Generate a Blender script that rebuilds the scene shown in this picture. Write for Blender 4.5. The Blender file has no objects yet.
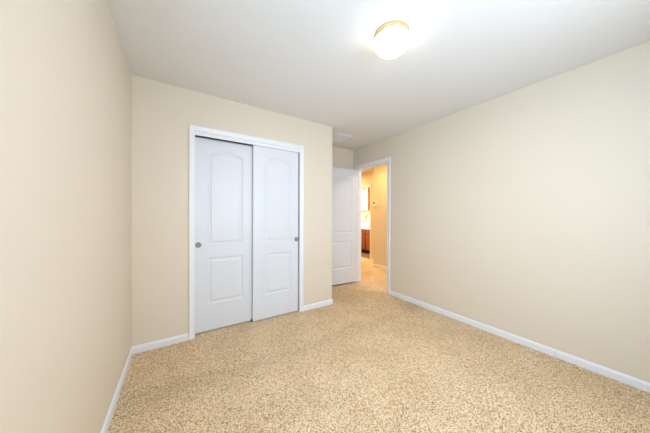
import bpy, bmesh, math, random
from mathutils import Vector, Matrix
import numpy as np

random.seed(4)
S = bpy.context.scene
COL = S.collection
PI = math.pi

# ------------------------------------------------------------------ camera
CAMLOC = Vector((0.3494, -2.5831, 1.2171))
YAW, PITCH, ROLL = 0.5714, -0.0039, 0.0037
FPX = 226.83
cd = bpy.data.cameras.new('camera')
cam = bpy.data.objects.new('camera', cd)
COL.objects.link(cam)
F = Vector((math.sin(YAW)*math.cos(PITCH), math.cos(YAW)*math.cos(PITCH), math.sin(PITCH)))
R0 = Vector((math.cos(YAW), -math.sin(YAW), 0))
U0 = R0.cross(F)
R1 = R0*math.cos(ROLL) + U0*math.sin(ROLL)
U1 = -R0*math.sin(ROLL) + U0*math.cos(ROLL)
M = Matrix(((R1.x, U1.x, -F.x), (R1.y, U1.y, -F.y), (R1.z, U1.z, -F.z)))
cam.matrix_world = Matrix.Translation(CAMLOC) @ M.to_4x4()
cd.sensor_fit = 'HORIZONTAL'
cd.sensor_width = 36.0
cd.lens = FPX/650*36.0
cd.clip_start = 0.02
S.camera = cam

# ------------------------------------------------------------------ view, world, lights
S.view_settings.view_transform = 'Standard'
S.view_settings.look = 'None'
S.view_settings.gamma = 1.0
S.view_settings.use_curve_mapping = False
S.view_settings.exposure = 0.19

W = bpy.data.worlds.new('sky')
S.world = W
W.use_nodes = True
bg = W.node_tree.nodes['Background']
bg.inputs['Color'].default_value = (0.72, 0.86, 1.0, 1)
bg.inputs['Strength'].default_value = 1.0

def area(name, loc, target, sx, sy, power, color, shape='RECTANGLE'):
    d = bpy.data.lights.new(name, 'AREA')
    d.shape = shape
    d.size = sx
    if shape == 'RECTANGLE':
        d.size_y = sy
    d.energy = power
    d.color = color
    o = bpy.data.objects.new(name, d)
    COL.objects.link(o)
    o.location = loc
    o.rotation_euler = (Vector(target)-Vector(loc)).to_track_quat('-Z', 'Y').to_euler()
    return o

# daylight entering through the window in the left wall, beside the camera
area('window_daylight', (-0.22, -2.36, 1.50), (3.1, -2.30, 1.50), 1.05, 1.15, 27, (0.34, 0.645, 1.0))
area('rear_fill_light', (1.45, -3.27, 1.45), (1.45, 0.0, 1.2), 1.35, 1.05, 51, (0.69, 0.82, 1.0))  # added soft fill from behind the camera, evens out the closet wall
# warm hall lamp and bathroom lamp, both out of sight of the doorway
area('hall_lamp', (3.72, 0.95, 2.40), (3.72, 0.95, 0.0), 0.30, 0.3, 10, (1.0, 0.68, 0.25), 'DISK')
area('alcove_fill_light', (3.75, -0.60, 2.40), (3.75, -0.60, 0.0), 0.30, 0.3, 13, (1.0, 0.95, 0.90), 'DISK')  # added unseen fill that brightens the open door leaf and alcove
area('recess_lamp', (4.10, 2.60, 2.40), (4.10, 2.60, 0.0), 0.30, 0.3, 20, (1.0, 0.70, 0.30), 'DISK')
area('bathroom_lamp', (5.35, 3.60, 2.38), (5.45, 3.50, 0.0), 0.50, 0.5, 54, (1.0, 0.90, 0.78), 'DISK')

# ------------------------------------------------------------------ materials
def s2l(c):
    return tuple(((x/255)/12.92 if x/255 <= 0.04045 else ((x/255+0.055)/1.055)**2.4) for x in c)

def mat(name, rgb, rough=0.5, metal=0.0, spec=0.5):
    m = bpy.data.materials.new(name)
    m.use_nodes = True
    b = m.node_tree.nodes['Principled BSDF']
    b.inputs['Base Color'].default_value = (*s2l(rgb), 1)
    b.inputs['Roughness'].default_value = rough
    b.inputs['Metallic'].default_value = metal
    b.inputs['Specular IOR Level'].default_value = spec
    return m

def nodes(m):
    nt = m.node_tree
    return nt, nt.nodes, nt.links, nt.nodes['Principled BSDF']

def coords(N, L, scale=(1, 1, 1)):
    tc = N.new('ShaderNodeTexCoord')
    mp = N.new('ShaderNodeMapping')
    mp.inputs['Scale'].default_value = scale
    L.new(tc.outputs['Object'], mp.inputs['Vector'])
    return mp

def bumpy(m, scale, strength, dist=0.002, detail=2.0):
    nt, N, L, b = nodes(m)
    mp = coords(N, L)
    n = N.new('ShaderNodeTexNoise')
    n.inputs['Scale'].default_value = scale
    n.inputs['Detail'].default_value = detail
    L.new(mp.outputs['Vector'], n.inputs['Vector'])
    bp = N.new('ShaderNodeBump')
    bp.inputs['Strength'].default_value = strength
    bp.inputs['Distance'].default_value = dist
    L.new(n.outputs['Fac'], bp.inputs['Height'])
    L.new(bp.outputs['Normal'], b.inputs['Normal'])
    return m

M_wall = bumpy(mat('cream_wall_paint', (229, 216, 196), 0.5, 0, 0.35), 120, 0.12)
M_ceil = bumpy(mat('ceiling_paint', (232, 230, 226), 0.8, 0, 0.2), 60, 0.25)
M_bath = bumpy(mat('bathroom_wall_paint', (240, 230, 214), 0.6), 120, 0.1)
M_trim = mat('white_trim_paint', (238, 238, 240), 0.35)
M_door = bumpy(mat('white_door_paint', (224, 226, 230), 0.38), 220, 0.05, 0.001)
M_dark = mat('dark_closet_interior', (40, 38, 36), 0.8)
M_track = mat('dark_steel_track', (48, 44, 42), 0.5, 0.6)
M_nickel = mat('satin_nickel', (146, 139, 124), 0.45, 0.1, 0.4)
M_brass = mat('polished_brass', (226, 204, 150), 0.3, 1.0)
M_vent = mat('white_enamel', (250, 250, 255), 0.4)
M_duct = mat('duct_grey', (236, 238, 252), 0.7)
M_plastic = mat('cream_plastic', (232, 228, 214), 0.4)
M_lcd = mat('dark_display', (62, 52, 30), 0.25)
M_count = mat('white_cultured_marble', (248, 246, 242), 0.2)
M_chrome = mat('chrome', (190, 195, 195), 0.12, 1.0)
M_mirror = mat('mirror_glass', (238, 238, 238), 0.03, 1.0)
M_towel = bumpy(mat('cream_terry', (238, 224, 190), 0.95), 300, 0.6)
M_toe = mat('dark_toe_kick', (66, 22, 14), 0.7)

def wood(name, a, b_, scale=(18, 18, 2.2)):
    m = mat(name, a, 0.4)
    nt, N, L, b = nodes(m)
    mp = coords(N, L, scale)
    n = N.new('ShaderNodeTexNoise')
    n.inputs['Scale'].default_value = 3.0
    n.inputs['Detail'].default_value = 6
    n.inputs['Distortion'].default_value = 0.6
    L.new(mp.outputs['Vector'], n.inputs['Vector'])
    r = N.new('ShaderNodeValToRGB')
    r.color_ramp.elements[0].position = 0.35
    r.color_ramp.elements[1].position = 0.7
    r.color_ramp.elements[0].color = (*s2l(b_), 1)
    r.color_ramp.elements[1].color = (*s2l(a), 1)
    L.new(n.outputs['Fac'], r.inputs['Fac'])
    L.new(r.outputs['Color'], b.inputs['Base Color'])
    return m
M_oak = wood('reddish_oak', (186, 108, 58), (150, 78, 38))
M_oakshade = wood('oak_recess_shade', (92, 36, 18), (66, 22, 10))  # oak darkened: shade of the gaps between vanity fronts put into the colour
M_oakp = wood('golden_oak_panel', (188, 112, 38), (156, 84, 22))

# bathroom vinyl: mottled brown
M_vinyl = mat('brown_vinyl', (120, 84, 44), 0.45)
nt, N, L, b = nodes(M_vinyl)
mp = coords(N, L)
n = N.new('ShaderNodeTexNoise'); n.inputs['Scale'].default_value = 14; n.inputs['Detail'].default_value = 4
L.new(mp.outputs['Vector'], n.inputs['Vector'])
r = N.new('ShaderNodeValToRGB')
r.color_ramp.elements[0].position = 0.38; r.color_ramp.elements[1].position = 0.64
r.color_ramp.elements[0].color = (*s2l((70, 40, 14)), 1); r.color_ramp.elements[1].color = (*s2l((170, 130, 84)), 1)
L.new(n.outputs['Fac'], r.inputs['Fac']); L.new(r.outputs['Color'], b.inputs['Base Color'])

# frieze carpet: each tuft its own tone of beige
M_carpet = mat('beige_frieze_carpet', (205, 180, 145), 0.95, 0, 0.1)
nt, N, L, b = nodes(M_carpet)
mp = coords(N, L)
v = N.new('ShaderNodeTexVoronoi'); v.inputs['Scale'].default_value = 205
L.new(mp.outputs['Vector'], v.inputs['Vector'])
sep = N.new('ShaderNodeSeparateColor')
L.new(v.outputs['Color'], sep.inputs['Color'])
n1 = N.new('ShaderNodeTexNoise'); n1.inputs['Scale'].default_value = 190; n1.inputs['Detail'].default_value = 3; n1.inputs['Roughness'].default_value = 0.7
L.new(mp.outputs['Vector'], n1.inputs['Vector'])
mx = N.new('ShaderNodeMix'); mx.data_type = 'FLOAT'; mx.inputs['Factor'].default_value = 0.62
L.new(sep.outputs['Red'], mx.inputs['A']); L.new(n1.outputs['Fac'], mx.inputs['B'])
r = N.new('ShaderNodeValToRGB')
e = r.color_ramp.elements
e[0].position = 0.28; e[0].color = (*s2l((134, 96, 52)), 1)
e[1].position = 0.72; e[1].color = (*s2l((255, 240, 212)), 1)
for p, c in ((0.40, (214, 174, 126)), (0.5, (244, 211, 168)), (0.60, (255, 234, 198))):
    q = e.new(p); q.color = (*s2l(c), 1)
L.new(mx.outputs['Result'], r.inputs['Fac'])
# brushed patches where the pile leans differently
n2 = N.new('ShaderNodeTexNoise'); n2.inputs['Scale'].default_value = 2.6; n2.inputs['Detail'].default_value = 3
L.new(mp.outputs['Vector'], n2.inputs['Vector'])
r2 = N.new('ShaderNodeValToRGB')
r2.color_ramp.elements[0].position = 0.36; r2.color_ramp.elements[0].color = (0.91, 0.895, 0.87, 1)
r2.color_ramp.elements[1].position = 0.62; r2.color_ramp.elements[1].color = (1, 1, 1, 1)
L.new(n2.outputs['Fac'], r2.inputs['Fac'])
# trodden band across the pile in front of the closet
sx = N.new('ShaderNodeSeparateXYZ'); L.new(mp.outputs['Vector'], sx.inputs[0])
wob = N.new('ShaderNodeMath'); wob.operation = 'MULTIPLY_ADD'; wob.inputs[1].default_value = 0.35
L.new(n2.outputs['Fac'], wob.inputs[0]); L.new(sx.outputs['Y'], wob.inputs[2])
off = N.new('ShaderNodeMath'); off.operation = 'ADD'; off.inputs[1].default_value = 0.53; L.new(wob.outputs[0], off.inputs[0])
ab = N.new('ShaderNodeMath'); ab.operation = 'ABSOLUTE'; L.new(off.outputs[0], ab.inputs[0])
mr = N.new('ShaderNodeMapRange'); mr.interpolation_type = 'SMOOTHSTEP'
for k_, v_ in (('From Min', 0.0), ('From Max', 0.15), ('To Min', 0.91), ('To Max', 1.0)): mr.inputs[k_].default_value = v_
L.new(ab.outputs[0], mr.inputs['Value'])
bm2 = N.new('ShaderNodeMix'); bm2.data_type = 'RGBA'; bm2.blend_type = 'MULTIPLY'; bm2.inputs['Factor'].default_value = 1.0
L.new(r2.outputs['Color'], bm2.inputs['A']); L.new(mr.outputs['Result'], bm2.inputs['B'])
mc_ = N.new('ShaderNodeMix'); mc_.data_type = 'RGBA'; mc_.blend_type = 'MULTIPLY'; mc_.inputs['Factor'].default_value = 1.0
L.new(r.outputs['Color'], mc_.inputs['A']); L.new(bm2.outputs['Result'], mc_.inputs['B'])
L.new(mc_.outputs['Result'], b.inputs['Base Color'])
bp = N.new('ShaderNodeBump'); bp.inputs['Strength'].default_value = 0.6; bp.inputs['Distance'].default_value = 0.008
mh = N.new('ShaderNodeMath'); mh.operation = 'SUBTRACT'
L.new(n1.outputs['Fac'], mh.inputs[0]); L.new(v.outputs['Distance'], mh.inputs[1])
L.new(mh.outputs[0], bp.inputs['Height'])
L.new(bp.outputs['Normal'], b.inputs['Normal'])

# glowing white glass of the ceiling lamp
M_dome = mat('lit_opal_glass', (255, 252, 244), 0.3)
nt, N, L, b = nodes(M_dome)
b.inputs['Emission Color'].default_value = (1.0, 0.97, 0.94, 1)
b.inputs['Emission Strength'].default_value = 6.5

M_glass = bpy.data.materials.new('window_glass')
M_glass.use_nodes = True
N = M_glass.node_tree.nodes; L = M_glass.node_tree.links
N.remove(N['Principled BSDF'])
tr = N.new('ShaderNodeBsdfTransparent'); gl = N.new('ShaderNodeBsdfGlossy'); ms = N.new('ShaderNodeMixShader')
gl.inputs['Roughness'].default_value = 0.02
ms.inputs[0].default_value = 0.07
L.new(tr.outputs[0], ms.inputs[1]); L.new(gl.outputs[0], ms.inputs[2]); L.new(ms.outputs[0], N['Material Output'].inputs[0])

# ------------------------------------------------------------------ helpers
def obj(name, bm, m, parent=None, smooth=False, loc=None, rotz=None):
    bmesh.ops.recalc_face_normals(bm, faces=bm.faces)
    me = bpy.data.meshes.new(name)
    bm.to_mesh(me); bm.free()
    if smooth:
        for p in me.polygons:
            p.use_smooth = True
    for mm in (m if isinstance(m, (list, tuple)) else [m]):
        me.materials.append(mm)
    o = bpy.data.objects.new(name, me)
    COL.objects.link(o)
    if parent: o.parent = parent
    if loc: o.location = loc
    if rotz is not None: o.rotation_euler = (0, 0, rotz)
    return o

def struct(name, bm, m, label=None, cat=None, parent=None):
    o = obj(name, bm, m, parent)
    if parent is None:
        o['kind'] = 'structure'
        if label: o['label'] = label
        if cat: o['category'] = cat
    return o

def thing(name, label, cat, loc=(0, 0, 0), rotz=0):
    o = bpy.data.objects.new(name, None)
    COL.objects.link(o)
    o.empty_display_size = 0.05
    o.location = loc; o.rotation_euler = (0, 0, rotz)
    o['label'] = label; o['category'] = cat
    return o

def box(bm, x0, x1, y0, y1, z0, z1, bev=0.0, seg=2, mi=0):
    vs = [bm.verts.new((x, y, z)) for x in (x0, x1) for y in (y0, y1) for z in (z0, z1)]
    idx = ((0, 1, 3, 2), (4, 6, 7, 5), (0, 4, 5, 1), (2, 3, 7, 6), (0, 2, 6, 4), (1, 5, 7, 3))
    fs = [bm.faces.new([vs[i] for i in f]) for f in idx]
    for f in fs: f.material_index = mi
    if bev:
        es = set(e for f in fs for e in f.edges)
        bmesh.ops.bevel(bm, geom=list(es), offset=bev, segments=seg, affect='EDGES', profile=0.5)
    return bm

def boxes(*bs):
    bm = bmesh.new()
    for q in bs: box(bm, *q)
    return bm

def lathe(bm, prof, seg=48, axis='z', center=(0, 0, 0)):
    """prof: list of (radius, height)."""
    rings = []
    for rr, h in prof:
        ring = []
        if rr < 1e-6:
            p = (0, 0, h)
            ring = [p]
        else:
            ring = [(rr*math.cos(2*PI*i/seg), rr*math.sin(2*PI*i/seg), h) for i in range(seg)]
        out = []
        for p in ring:
            x, y, z = p
            if axis == 'y': x, y, z = x, -z, y        # axis points to -Y
            if axis == 'x': x, y, z = -z, x, y        # axis points to -X
            out.append(bm.verts.new((x+center[0], y+center[1], z+center[2])))
        rings.append(out)
    for a, b_ in zip(rings, rings[1:]):
        for i in range(seg):
            j = (i+1) % seg
            if len(a) == 1 and len(b_) == 1: continue
            if len(a) == 1: bm.faces.new((a[0], b_[j], b_[i]))
            elif len(b_) == 1: bm.faces.new((a[i], a[j], b_[0]))
            else: bm.faces.new((a[i], a[j], b_[j], b_[i]))
    return bm

def sweep(bm, path, prof, up, out0=None, closed_prof=True):
    """mitred sweep. path: list of points; prof: list of (u,t) with u = sideways (left of travel seen along -normal), t = along normal 'up'."""
    up = Vector(up)
    P = [Vector(p) for p in path]
    rings = []
    for i, p in enumerate(P):
        d1 = (P[i]-P[i-1]).normalized() if i > 0 else None
        d2 = (P[i+1]-P[i]).normalized() if i < len(P)-1 else None
        if d1 is None: d1 = d2
        if d2 is None: d2 = d1
        s1 = up.cross(d1); s2 = up.cross(d2)
        mdir = (s1+s2).normalized()
        k = 1/max(0.2, mdir.dot(s1))
        rings.append([bm.verts.new(p + mdir*k*u + up*t) for u, t in prof])
    n_ = len(prof)
    for a, b_ in zip(rings, rings[1:]):
        for i in range(n_):
            j = (i+1) % n_
            bm.faces.new((a[i], a[j], b_[j], b_[i]))
    bm.faces.new(rings[0]); bm.faces.new(rings[-1])
    return bm

# ------------------------------------------------------------------ dimensions
RW, CL, AD, H = 3.1005, 2.126, 0.712, 2.44      # room width, closet wall length, alcove depth, height
RY = -3.05                                       # rear wall
T = 0.115                                        # partition thickness
HX = RW + T                                      # hall side of the right wall
HW = 4.285                                       # far wall of the hall
HC = 1.39                                        # where that wall ends
BX = 4.80                                        # wall holding the bathroom door
DY0, DY1, DZ = -0.108, 0.622, 2.068              # bedroom doorway
CX0, CX1, CZ = 0.480, 1.630, 2.050               # closet opening
BY0, BY1 = 2.03, 2.76                            # bathroom doorway

# ------------------------------------------------------------------ setting
# carpet: finely meshed pile with uneven height
def carpet():
    bm = bmesh.new()
    rects = [(-0.02, 3.16, RY-0.02, 0.0), (CL-0.02, 3.16, 0.0, AD+0.02), (3.16, HX, DY0-0.005, DY1+0.02),
             (HX, HW+0.02, -1.5, HC), (HX, BX+0.06, HC, 3.4), (CX0-0.1, CL-0.02, 0.0, AD+0.02)]
    me = bpy.data.meshes.new('floor')
    V = []; Fc = []
    rng = np.random.default_rng(3)
    for k, (x0, x1, y0, y1) in enumerate(rects):
        st = 0.009 if k == 0 else 0.014
        nx = max(2, int((x1-x0)/st)); ny = max(2, int((y1-y0)/st))
        X, Y = np.meshgrid(np.linspace(x0, x1, nx), np.linspace(y0, y1, ny), indexing='ij')
        Z = rng.uniform(-0.0035, 0.001, X.shape)
        Z[0, :] = Z[-1, :] = -0.002; Z[:, 0] = Z[:, -1] = -0.002
        jx = rng.uniform(-0.3, 0.3, X.shape)*st; jy = rng.uniform(-0.3, 0.3, X.shape)*st
        jx[0, :] = jx[-1, :] = 0; jy[:, 0] = jy[:, -1] = 0
        off = len(V)
        V += list(zip((X+jx).ravel().tolist(), (Y+jy).ravel().tolist(), Z.ravel().tolist()))
        ii = (np.arange(nx-1)[:, None]*ny + np.arange(ny-1)[None, :]).ravel() + off
        Fc += list(zip(ii.tolist(), (ii+ny).tolist(), (ii+ny+1).tolist(), (ii+1).tolist()))
    me.from_pydata(V, [], Fc)
    me.polygons.foreach_set('use_smooth', [True]*len(Fc))
    me.materials.append(M_carpet)
    o = bpy.data.objects.new('floor', me)
    COL.objects.link(o)
    o['kind'] = 'structure'
    o['label'] = 'speckled beige frieze carpet covering the bedroom floor'
    return o
carpet()

struct('floor_bathroom', boxes((BX+0.06, 6.15, 1.45, 4.45, -0.06, -0.006)), M_vinyl, 'mottled brown vinyl floor of the bathroom')
struct('ceiling', boxes((-0.12, HX+0.0, RY-0.12, AD+0.1, H, H+0.08)), M_ceil, 'off-white ceiling of the bedroom')
struct('ceiling_hall', boxes((HX, BX+0.1, -1.6, 3.5, H, H+0.08)), M_ceil, 'ceiling of the hallway')
struct('ceiling_bathroom', boxes((BX+0.1, 6.2, 1.4, 4.5, H, H+0.08)), M_ceil, 'ceiling of the bathroom')

WY0, WY1, WZ0, WZ1 = -2.92, -1.84, 0.90, 2.10
struct('wall_left', boxes((-0.12, 0, WY1, AD+0.1, -0.05, H), (-0.12, 0, RY-0.12, WY0, -0.05, H), (-0.12, 0, WY0, WY1, -0.05, WZ0),
                          (-0.12, 0, WY0, WY1, WZ1, H)), M_wall, 'plain cream wall on the left')
# closet wall with the opening, and the return of the alcove
struct('wall_closet', boxes((0, CX0-0.018, 0, T, -0.05, H), (CX1+0.018, CL, 0, T, -0.05, H), (CX0-0.018, CX1+0.018, 0, T, CZ+0.018, H),
                            (CL-0.1, CL, T, AD, -0.05, H)), M_wall, 'cream wall holding the closet')
struct('wall_alcove', boxes((0, HX, AD, AD+0.1, -0.05, H)), M_wall, 'short cream wall behind the open door')
struct('wall_right', boxes((RW, HX, RY-0.12, DY0-0.018, -0.05, H), (RW, HX, DY1+0.018, AD, -0.05, H),
                           (RW, HX, DY0-0.018, DY1+0.018, DZ+0.018, H)), M_wall, 'long cream wall on the right with the hall doorway')
WX0, WX1 = 0.75, 2.15
struct('wall_rear', boxes((0, WX0, RY-0.12, RY, -0.05, H), (WX1, RW, RY-0.12, RY, -0.05, H), (WX0, WX1, RY-0.12, RY, -0.05, WZ0),
                          (WX0, WX1, RY-0.12, RY, WZ1, H)), M_wall, 'cream wall behind the camera')
struct('wall_bathroom_entry', boxes((BX, BX+0.1, HC, BY0-0.018, -0.05, H), (BX, BX+0.1, BY1+0.018, 3.5, -0.05, H),
                                    (BX, BX+0.1, BY0-0.018, BY1+0.018, 2.05, H)), M_wall, 'hallway wall above the bathroom doorway')
struct('wall_hall', boxes((HW, HW+0.1, -1.6, HC, -0.05, H), (HW+0.1, BX+0.1, HC-0.1, HC, -0.05, H)), M_wall, 'cream hallway wall seen through the doorway')
struct('wall_hall_near', boxes((HX, HW, -1.6, -1.5, -0.05, H)), M_wall, 'near end of the hallway')
struct('wall_hall_far', boxes((HX, BX+0.1, 3.4, 3.5, -0.05, H), (HX-0.1, HX, AD+0.1, 3.5, -0.05, H)), M_wall, 'far end of the hallway')
struct('wall_bathroom_back', boxes((6.05, 6.15, 1.4, 4.5, -0.05, H)), M_bath, 'bright white bathroom wall behind the vanity')
struct('wall_bathroom_front', boxes((BX+0.1, 6.05, 1.4, 1.45, -0.05, H)), M_bath, 'white bathroom side wall')
struct('wall_bathroom_far', boxes((BX+0.1, 6.05, 4.45, 4.5, -0.05, H), (BX, BX+0.1, 3.5, 4.45, -0.05, H)), M_bath, 'white bathroom end wall')

# window in the left wall beside the camera
wf = boxes((-0.10, -0.04, WY0, WY1, WZ0, WZ0+0.05), (-0.10, -0.04, WY0, WY1, WZ1-0.05, WZ1),
           (-0.10, -0.04, WY0, WY0+0.05, WZ0+0.05, WZ1-0.05), (-0.10, -0.04, WY1-0.05, WY1, WZ0+0.05, WZ1-0.05),
           (-0.09, -0.05, WY0+0.05, WY1-0.05, 1.48, 1.52))
w = struct('window_1', wf, M_trim, 'white framed window in the left wall')
obj('glass_pane', boxes((-0.072, -0.068, WY0+0.05, WY1-0.05, WZ0+0.05, WZ1-0.05)), M_glass, w)
wf = boxes((WX0, WX1, RY-0.10, RY-0.04, WZ0, WZ0+0.05), (WX0, WX1, RY-0.10, RY-0.04, WZ1-0.05, WZ1),
           (WX0, WX0+0.05, RY-0.10, RY-0.04, WZ0+0.05, WZ1-0.05), (WX1-0.05, WX1, RY-0.10, RY-0.04, WZ0+0.05, WZ1-0.05),
           (1.43, 1.47, RY-0.09, RY-0.05, WZ0+0.05, WZ1-0.05))
w2 = struct('added_window', wf, M_trim, 'added unseen white framed window in the wall behind the camera')  # window added out of view to let in soft fill light
obj('glass_pane', boxes((WX0+0.05, WX1-0.05, RY-0.072, RY-0.068, WZ0+0.05, WZ1-0.05)), M_glass, w2)
obj('sill', boxes((WX0-0.03, WX1+0.03, RY-0.04, RY+0.02, WZ0-0.03, WZ0)), M_trim, w2)
obj('sill', boxes((-0.04, 0.02, WY0-0.03, WY1+0.03, WZ0-0.03, WZ0)), M_trim, w)

# ------------------------------------------------------------------ casings (trim)
CAS = [(0.0, 0.0), (0.0, 0.009), (0.006, 0.011), (0.014, 0.0105), (0.022, 0.012), (0.034, 0.0165), (0.045, 0.018), (0.049, 0.016), (0.051, 0.010), (0.051, 0.0)]
def casing(bm, path, up, wid=0.051):
    k = wid/0.051
    sweep(bm, path, [(u*k, t) for u, t in CAS], up)
    return bm

# closet: travel so that "left of travel" (up x d) points outward
bm = bmesh.new()
casing(bm, [(CX0, 0, 0), (CX0, 0, CZ), (CX1, 0, CZ), (CX1, 0, 0)], (0, -1, 0))
struct('trim_1', bm, M_trim, 'white casing around the closet opening')
box_ = boxes((CX0-0.018, CX0+0.0, 0, T, 0, CZ+0.018), (CX1, CX1+0.018, 0, T, 0, CZ+0.018), (CX0, CX1, 0, T, CZ, CZ+0.018),
             (CX0, CX1, 0.003, 0.016, 2.013, CZ))
struct('trim_2', box_, M_trim, 'white jamb and header strip of the closet')
struct('trim_3', boxes((CX0+0.002, CX1-0.002, 0.018, 0.108, 2.036, 2.048)), M_track, 'dark sliding track above the closet doors')

# bedroom doorway casing, jamb and stop
bm = bmesh.new()
casing(bm, [(RW, DY1+0.006, 0), (RW, DY1+0.006, DZ+0.006), (RW, DY0-0.006, DZ+0.006), (RW, DY0-0.006, 0)], (-1, 0, 0), 0.062)
casing(bm, [(HX, DY0-0.006, 0), (HX, DY0-0.006, DZ+0.006), (HX, DY1+0.006, DZ+0.006), (HX, DY1+0.006, 0)], (1, 0, 0), 0.062)
struct('trim_4', bm, M_trim, 'white casing around the doorway to the hall')
bm = boxes((RW, HX, DY0-0.018, DY0, 0, DZ), (RW, HX, DY1, DY1+0.018, 0, DZ), (RW, HX, DY0-0.018, DY1+0.018, DZ, DZ+0.018),
           (RW+0.040, RW+0.075, DY0, DY0+0.010, 0, DZ), (RW+0.040, RW+0.075, DY1-0.010, DY1, 0, DZ), (RW+0.040, RW+0.075, DY0+0.01, DY1-0.01, DZ-0.010, DZ))
struct('trim_5', bm, M_trim, 'white door jamb of the doorway to the hall')
# bathroom doorway
bm = bmesh.new()
casing(bm, [(BX, BY1+0.006, 0), (BX, BY1+0.006, 2.04), (BX, BY0-0.006, 2.04), (BX, BY0-0.006, 0)], (-1, 0, 0), 0.058)
for q in ((BX, BX+0.1, BY0-0.018, BY0, 0, 2.032), (BX, BX+0.1, BY1, BY1+0.018, 0, 2.032), (BX, BX+0.1, BY0-0.018, BY1+0.018, 2.032, 2.05)):
    box(bm, *q)
struct('trim_6', bm, M_trim, 'cream-white casing of the bathroom doorway')

# ------------------------------------------------------------------ baseboards
BASE = [(0, 0), (0.0125, 0), (0.0125, 0.046), (0.011, 0.052), (0.008, 0.057), (0.006, 0.0615), (0.0, 0.063)]
def baseboard(name, path, label):
    """path along the wall at z=0, room on the left hand side of travel."""
    bm = bmesh.new()
    # prof (u = away from wall into the room, t = height)
    sweep(bm, [(x, y, -0.004) for x, y in path], [(u, t+0.004 if t else 0) for u, t in BASE], (0, 0, 1))
    return struct(name, bm, M_trim, label)
# up x d = left of travel
baseboard('baseboard_left', [(0, 0), (0, RY)], 'white baseboard along the left wall')
baseboard('baseboard_closet_left', [(CX0-0.051, 0), (0.0, 0)], 'short white baseboard left of the closet')
baseboard('baseboard_closet_right', [(CL, AD), (CL, 0), (CX1+0.051, 0)], 'short white baseboard right of the closet')
baseboard('baseboard_alcove', [(RW, AD), (CL, AD)], 'white baseboard behind the open door')
bm = bmesh.new()
for a, c in (((RW, RY), (RW, -2.014)), ((RW, -2.012), (RW, DY0-0.069))):
    sweep(bm, [(*a, -0.004), (*c, -0.004)], [(u, t+0.004 if t else 0) for u, t in BASE], (0, 0, 1))
struct('baseboard_right', bm, M_trim, 'white baseboard along the right wall with a butt joint')
baseboard('baseboard_rear', [(0, RY), (RW, RY)], 'white baseboard behind the camera')
baseboard('baseboard_hall', [(HW, -1.5), (HW, HC), (BX, HC), (BX, BY0-0.066)], 'white baseboard along the hallway wall')

# ------------------------------------------------------------------ two-panel arch-top doors
def outline(x0, x1, z0, zs, rise, d, n_=14):
    """rectangle with a shallow arched head, inset by d (counter-clockwise seen from -Y)."""
    a, b_ = x0+d, x1-d
    pts = [(a, z0+d), (b_, z0+d)]
    xc = (x0+x1)/2; hw = (x1-x0)/2
    if rise <= 0:
        return pts + [(b_, zs-d), (a, zs-d)]
    for i in range(n_+1):
        x = b_ + (a-b_)*i/n_
        pts.append((x, zs + rise*(1-((x-xc)/hw)**2) - d))
    return pts

def panel_face(bm, w0, w1, z0, z1, y, panels, sgn):
    """flat door face at depth y with moulded panels; sgn=-1 faces -Y."""
    outer = [bm.verts.new((x, y, z)) for x, z in ((w0, z0), (w1, z0), (w1, z1), (w0, z1))]
    edges = [bm.edges.new((outer[i], outer[(i+1) % 4])) for i in range(4)]
    for (x0, x1, pz0, zs, rise) in panels:
        prev = None
        for d, dep in ((0.0, 0.0), (0.004, 0.003), (0.010, 0.0075), (0.016, 0.0085), (0.026, 0.0075), (0.038, 0.0025), (0.042, 0.0015)):
            ring = [bm.verts.new((x, y - sgn*dep, z)) for x, z in outline(x0, x1, pz0, zs, rise, d)]
            k = len(ring)
            if prev is None:
                edges += [bm.edges.new((ring[i], ring[(i+1) % k])) for i in range(k)]
            else:
                for i in range(k):
                    bm.faces.new((prev[i], prev[(i+1) % k], ring[(i+1) % k], ring[i]))
            prev = ring
        bm.faces.new(prev)
    bmesh.ops.triangle_fill(bm, edges=edges, use_beauty=True, normal=(0, sgn, 0))
    return outer

def door_mesh(w0, w1, z0, z1, y0, y1, panels):
    bm = bmesh.new()
    a = panel_face(bm, w0, w1, z0, z1, y0, panels, -1)
    b_ = panel_face(bm, w0, w1, z0, z1, y1, panels, 1)
    for i in range(4):
        j = (i+1) % 4
        bm.faces.new((a[i], b_[i], b_[j], a[j]))
    return bm

def cup_pull(parent, x, y, z):
    bm = bmesh.new()
    lathe(bm, [(0.0, 0.0007), (0.019, 0.0009), (0.0215, 0.0016), (0.025, 0.0038), (0.0275, 0.0028), (0.0285, 0.0), (0.0285, -0.012), (0.0, -0.012)], 40, 'y', (x, y, z))
    o = obj('finger_pull', bm, M_nickel, parent, True)
    o['label'] = 'round satin nickel finger pull'
    return o

def sliding(name, x0, x1, z0, z1, y, px0, px1, pullx, pullz, label):
    bm = door_mesh(x0, x1, z0, z1, y, y+0.034, [(px0, px1, 0.906, 1.850, 0.052), (px0, px1, 0.286, 0.769, 0)])
    o = struct(name, bm, M_door, label, 'door')
    cup_pull(o, pullx, y, pullz)
    return o
sliding('door_1', 0.482, 1.086, 0.010, 2.011, 0.066, 0.600, 0.955, 0.514, 0.911,
        'white two-panel sliding closet door on the left, pull at its left edge')
sliding('door_2', 1.056, 1.6185, 0.010, 2.026, 0.022, 1.189, 1.524, 1.594, 0.918,
        'white two-panel sliding closet door on the right, overlapping in front of the other')

g = thing('floor_guide', 'small dark guide on the carpet where the two closet doors overlap', 'door guide', (1.060, 0.060, 0))
obj('base_plate', boxes((-0.014, 0.010, -0.006, 0.05, -0.003, 0.004)), M_track, g)
obj('fin', boxes((-0.014, 0.010, -0.0025, 0.0045, 0.004, 0.028)), M_track, g)

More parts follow.
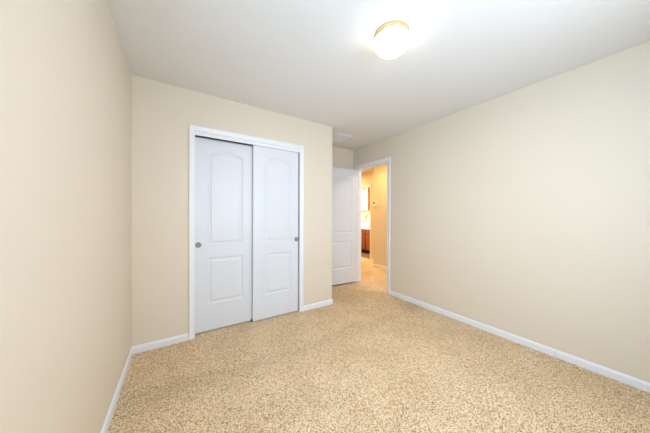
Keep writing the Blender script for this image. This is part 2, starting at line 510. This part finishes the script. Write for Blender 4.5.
# swung-open bedroom door; local frame: hinge at origin, leaf runs to -X, visible face at -Y
hinge = (RW-0.004, DY1-0.004, 0)
bm = door_mesh(-0.722, -0.002, 0.022, 2.052, -0.035, 0.0, [(-0.600, -0.125, 0.906, 1.850, 0.062), (-0.600, -0.125, 0.286, 0.769, 0)])
d3 = struct('door_3', bm, M_door, 'white two-panel hinged door standing open against the alcove', 'door')
d3.location = hinge
d3.rotation_euler = (0, 0, -math.radians(3.2))
for sgn, y in ((1, -0.035), (-1, 0.0)):
    bm = bmesh.new()
    lathe(bm, [(0.0, 0.0), (0.031, 0.0), (0.031, 0.004), (0.026, 0.008), (0.012, 0.011), (0.0105, 0.022), (0.018, 0.030), (0.0255, 0.038), (0.026, 0.044), (0.020, 0.050), (0.0, 0.0515)], 32, 'y')
    o = obj('door_knob', bm, M_nickel, d3, True)
    o.location = (-0.660, y, 0.93)
    if sgn < 0: o.rotation_euler = (0, 0, PI)
for z in (0.25, 1.05, 1.82):
    bm = bmesh.new()
    lathe(bm, [(0.0, -0.045), (0.005, -0.045), (0.005, 0.045), (0.0, 0.045)], 16, 'z', (0.0, 0.006, z))
    obj('hinge', bm, M_nickel, d3, True)

# ------------------------------------------------------------------ ceiling light
cl = thing('ceiling_light', 'lit flush-mount ceiling light with white glass dome and brass pan', 'ceiling light', (1.550, -1.535, H))
bm = bmesh.new()
lathe(bm, [(0.0, 0.0), (0.100, 0.0), (0.107, -0.003), (0.111, -0.009), (0.112, -0.018), (0.110, -0.028), (0.106, -0.034), (0.100, -0.036), (0.0, -0.036)], 64)
o = obj('pan', bm, M_brass, cl, True); o['label'] = 'polished brass pan'
bm = bmesh.new()
prof = [(0.0, -0.0365), (0.106, -0.0365), (0.113, -0.041), (0.115, -0.046)]
for i in range(1, 13):
    a = PI/2*i/12
    prof.append((0.115*math.cos(a)**0.85 if i < 12 else 0.0, -0.046-0.086*math.sin(a)))
lathe(bm, prof, 64)
o = obj('glass_dome', bm, M_dome, cl, True); o['label'] = 'glowing white glass dome'

# the light its bulbs throw down through the bottom of the glass
area('ceiling_lamp_light', (1.550, -1.535, H-0.137), (1.550, -1.535, 0.0), 0.20, 0.2, 7, (1.0, 0.86, 0.72), 'DISK')

# ------------------------------------------------------------------ ceiling vent
VX0, VX1, VY0, VY1 = 2.255, 2.595, 0.128, 0.450
vt = thing('ceiling_vent', 'white louvered air vent on the ceiling in front of the alcove', 'air vent', ((VX0+VX1)/2, (VY0+VY1)/2, H))
hx, hy = (VX1-VX0)/2, (VY1-VY0)/2
bm = bmesh.new()
sweep(bm, [(-hx+0.03, -hy+0.03, 0), (-hx+0.03, hy-0.03, 0), (hx-0.03, hy-0.03, 0), (hx-0.03, -hy+0.03, 0), (-hx+0.03, -hy+0.0301, 0)],
      [(0, -0.0005), (0, -0.006), (0.006, -0.007), (0.024, -0.006), (0.030, -0.003), (0.030, -0.0005)], (0, 0, 1))
obj('frame', bm, M_vent, vt)
obj('backing', boxes((-hx+0.025, hx-0.025, -hy+0.025, hy-0.025, -0.002, -0.0005)), M_duct, vt)
nl = 8
for i in range(nl):
    x = -hx+0.034 + (2*hx-0.068)*(i+0.5)/nl
    bm = bmesh.new()
    vs = [bm.verts.new(p) for p in ((x-0.003, -hy+0.03, -0.0022), (x+0.004, -hy+0.03, -0.0090), (x+0.0050, -hy+0.03, -0.0088), (x-0.0015, -hy+0.03, -0.0022))]
    ve = [bm.verts.new((v_.co.x, hy-0.03, v_.co.z)) for v_ in vs]
    for a in range(4):
        b2 = (a+1) % 4
        bm.faces.new((vs[a], vs[b2], ve[b2], ve[a]))
    bm.faces.new(vs); bm.faces.new(ve)
    obj('louver', bm, M_vent, vt)

# ------------------------------------------------------------------ hall: thermostat
th = thing('thermostat', 'small cream thermostat with a dark display on the hallway wall', 'thermostat', (HW, 1.315, 1.500))
bm = bmesh.new(); box(bm, -0.030, 0, -0.055, 0.055, -0.068, 0.062, 0.006)
obj('housing', bm, M_plastic, th)
bm = bmesh.new(); box(bm, -0.0315, -0.020, -0.010, 0.044, 0.006, 0.044, 0.001, 1)
o = obj('display', bm, M_lcd, th); o['label'] = 'dark display window'
bm = bmesh.new(); box(bm, -0.033, -0.020, -0.045, 0.045, -0.050, -0.030, 0.002, 1)
obj('cover_strip', bm, M_plastic, th)

# ------------------------------------------------------------------ bathroom: vanity seen through two doorways
VF = 5.47            # front plane, faces -X
vn = thing('bathroom_vanity', 'reddish oak vanity cabinet with doors, seen through the doorway', 'vanity cabinet', (VF, 3.0, -0.006))
vy0, vy1 = -0.80, 1.05
obj('carcass', boxes((0.0, 0.57, vy0, vy1, 0.105, 0.775)), M_oakshade, vn)
obj('toe_kick', boxes((0.06, 0.55, vy0+0.01, vy1-0.01, 0.0, 0.105)), M_toe, vn)
gaps = [-0.80, -0.44, -0.085, 0.27, 0.62, 1.05]
for a, c in zip(gaps, gaps[1:]):
    y0, y1 = a+0.014, c-0.014
    def front(z0, z1, nm, pan):
        bm = bmesh.new()
        box(bm, -0.019, 0.0, y0, y1, z0, z1, 0.003, 1)
        o = obj(nm, bm, M_oak, vn)
        bm = bmesh.new()
        if pan:
            box(bm, -0.0225, -0.018, y0+0.055, y1-0.055, z0+0.055, z1-0.055, 0.003, 1)
            q = obj('raised_panel', bm, M_oakp, o)
        bm = bmesh.new()
        return o
    front(0.118, 0.610, 'door', True)
    front(0.626, 0.765, 'drawer', False)

ct = bmesh.new()
box(ct, VF-0.03, 6.049, 3.0+vy0-0.01, 3.0+vy1+0.01, 0.770, 0.808, 0.008)
o = obj('countertop', ct, M_count)
o['label'] = 'bright white countertop lying on the oak vanity'; o['category'] = 'countertop'

fa = thing('faucet', 'small chrome faucet standing on the white bathroom countertop', 'faucet', (5.93, 3.20, 0.808))
bm = bmesh.new(); box(bm, -0.025, 0.025, -0.075, 0.075, 0.0, 0.014, 0.006)
obj('base', bm, M_chrome, fa)
bm = bmesh.new()
lathe(bm, [(0.0, 0.012), (0.016, 0.012), (0.014, 0.06), (0.012, 0.085), (0.0, 0.088)], 20)
obj('body', bm, M_chrome, fa, True)
bm = bmesh.new()
for i in range(3):
    box(bm, -0.13+0.04*i, -0.085+0.04*i, -0.010, 0.010, 0.050+0.009*i, 0.070+0.009*i, 0.004)
obj('spout', bm, M_chrome, fa)
for s in (-1, 1):
    bm = bmesh.new()
    lathe(bm, [(0.0, 0.013), (0.014, 0.013), (0.012, 0.035), (0.018, 0.042), (0.018, 0.058), (0.012, 0.064), (0.0, 0.065)], 20, 'z', (0, s*0.055, 0))
    obj('handle', bm, M_chrome, fa, True)

mc = thing('medicine_cabinet', 'oak-sided mirrored cabinet on the bathroom wall above the vanity', 'cabinet', (6.05, 3.25, 1.40))
obj('body', boxes((-0.165, 0.0, 0.0, 0.80, 0.0, 0.82)), M_oakp, mc)
for a, c in ((0.006, 0.235), (0.258, 0.545), (0.568, 0.794)):
    bm = bmesh.new(); box(bm, -0.175, -0.165, a, c, 0.006, 0.814, 0.004, 1)
    obj('mirror_door', bm, M_mirror, mc)

tb = thing('towel_bar', 'short chrome towel bar on the bathroom wall above the counter', 'towel bar', (6.05, 3.62, 1.22))
bm = bmesh.new()
lathe(bm, [(0.0, -0.20), (0.007, -0.20), (0.007, 0.20), (0.0, 0.20)], 14)
bmesh.ops.rotate(bm, verts=bm.verts, cent=(0, 0, 0), matrix=Matrix.Rotation(PI/2, 3, 'X'))
bmesh.ops.translate(bm, verts=bm.verts, vec=(-0.05, 0, 0))
obj('bar', bm, M_chrome, tb, True)
for s in (-1, 1):
    bm = bmesh.new(); box(bm, -0.058, 0.0, s*0.195-0.008, s*0.195+0.008, -0.012, 0.012, 0.003)
    obj('bracket', bm, M_chrome, tb)
bm = bmesh.new()
prof = [(-0.036, -0.24), (-0.038, 0.0), (-0.044, 0.009), (-0.056, 0.009), (-0.062, 0.0), (-0.064, -0.26), (-0.072, -0.26), (-0.071, 0.004), (-0.060, 0.017), (-0.040, 0.017), (-0.030, 0.004), (-0.028, -0.24)]
n_ = 9; rows = []
for i in range(n_):
    y = -0.11+0.22*i/(n_-1); wv = 0.004*math.sin(i*1.7)
    rows.append([bm.verts.new((x+(wv if z < -0.1 and x < -0.05 else 0), y, z)) for x, z in prof])
for a, c in zip(rows, rows[1:]):
    for i in range(len(prof)):
        j = (i+1) % len(prof)
        bm.faces.new((a[i], a[j], c[j], c[i]))
bm.faces.new(rows[0]); bm.faces.new(rows[-1])
o = obj('hand_towel', bm, M_towel, None, True)
o.location = (6.05, 3.62, 1.22)
o['label'] = 'cream hand towel hanging on the bathroom wall above the counter'; o['category'] = 'towel'
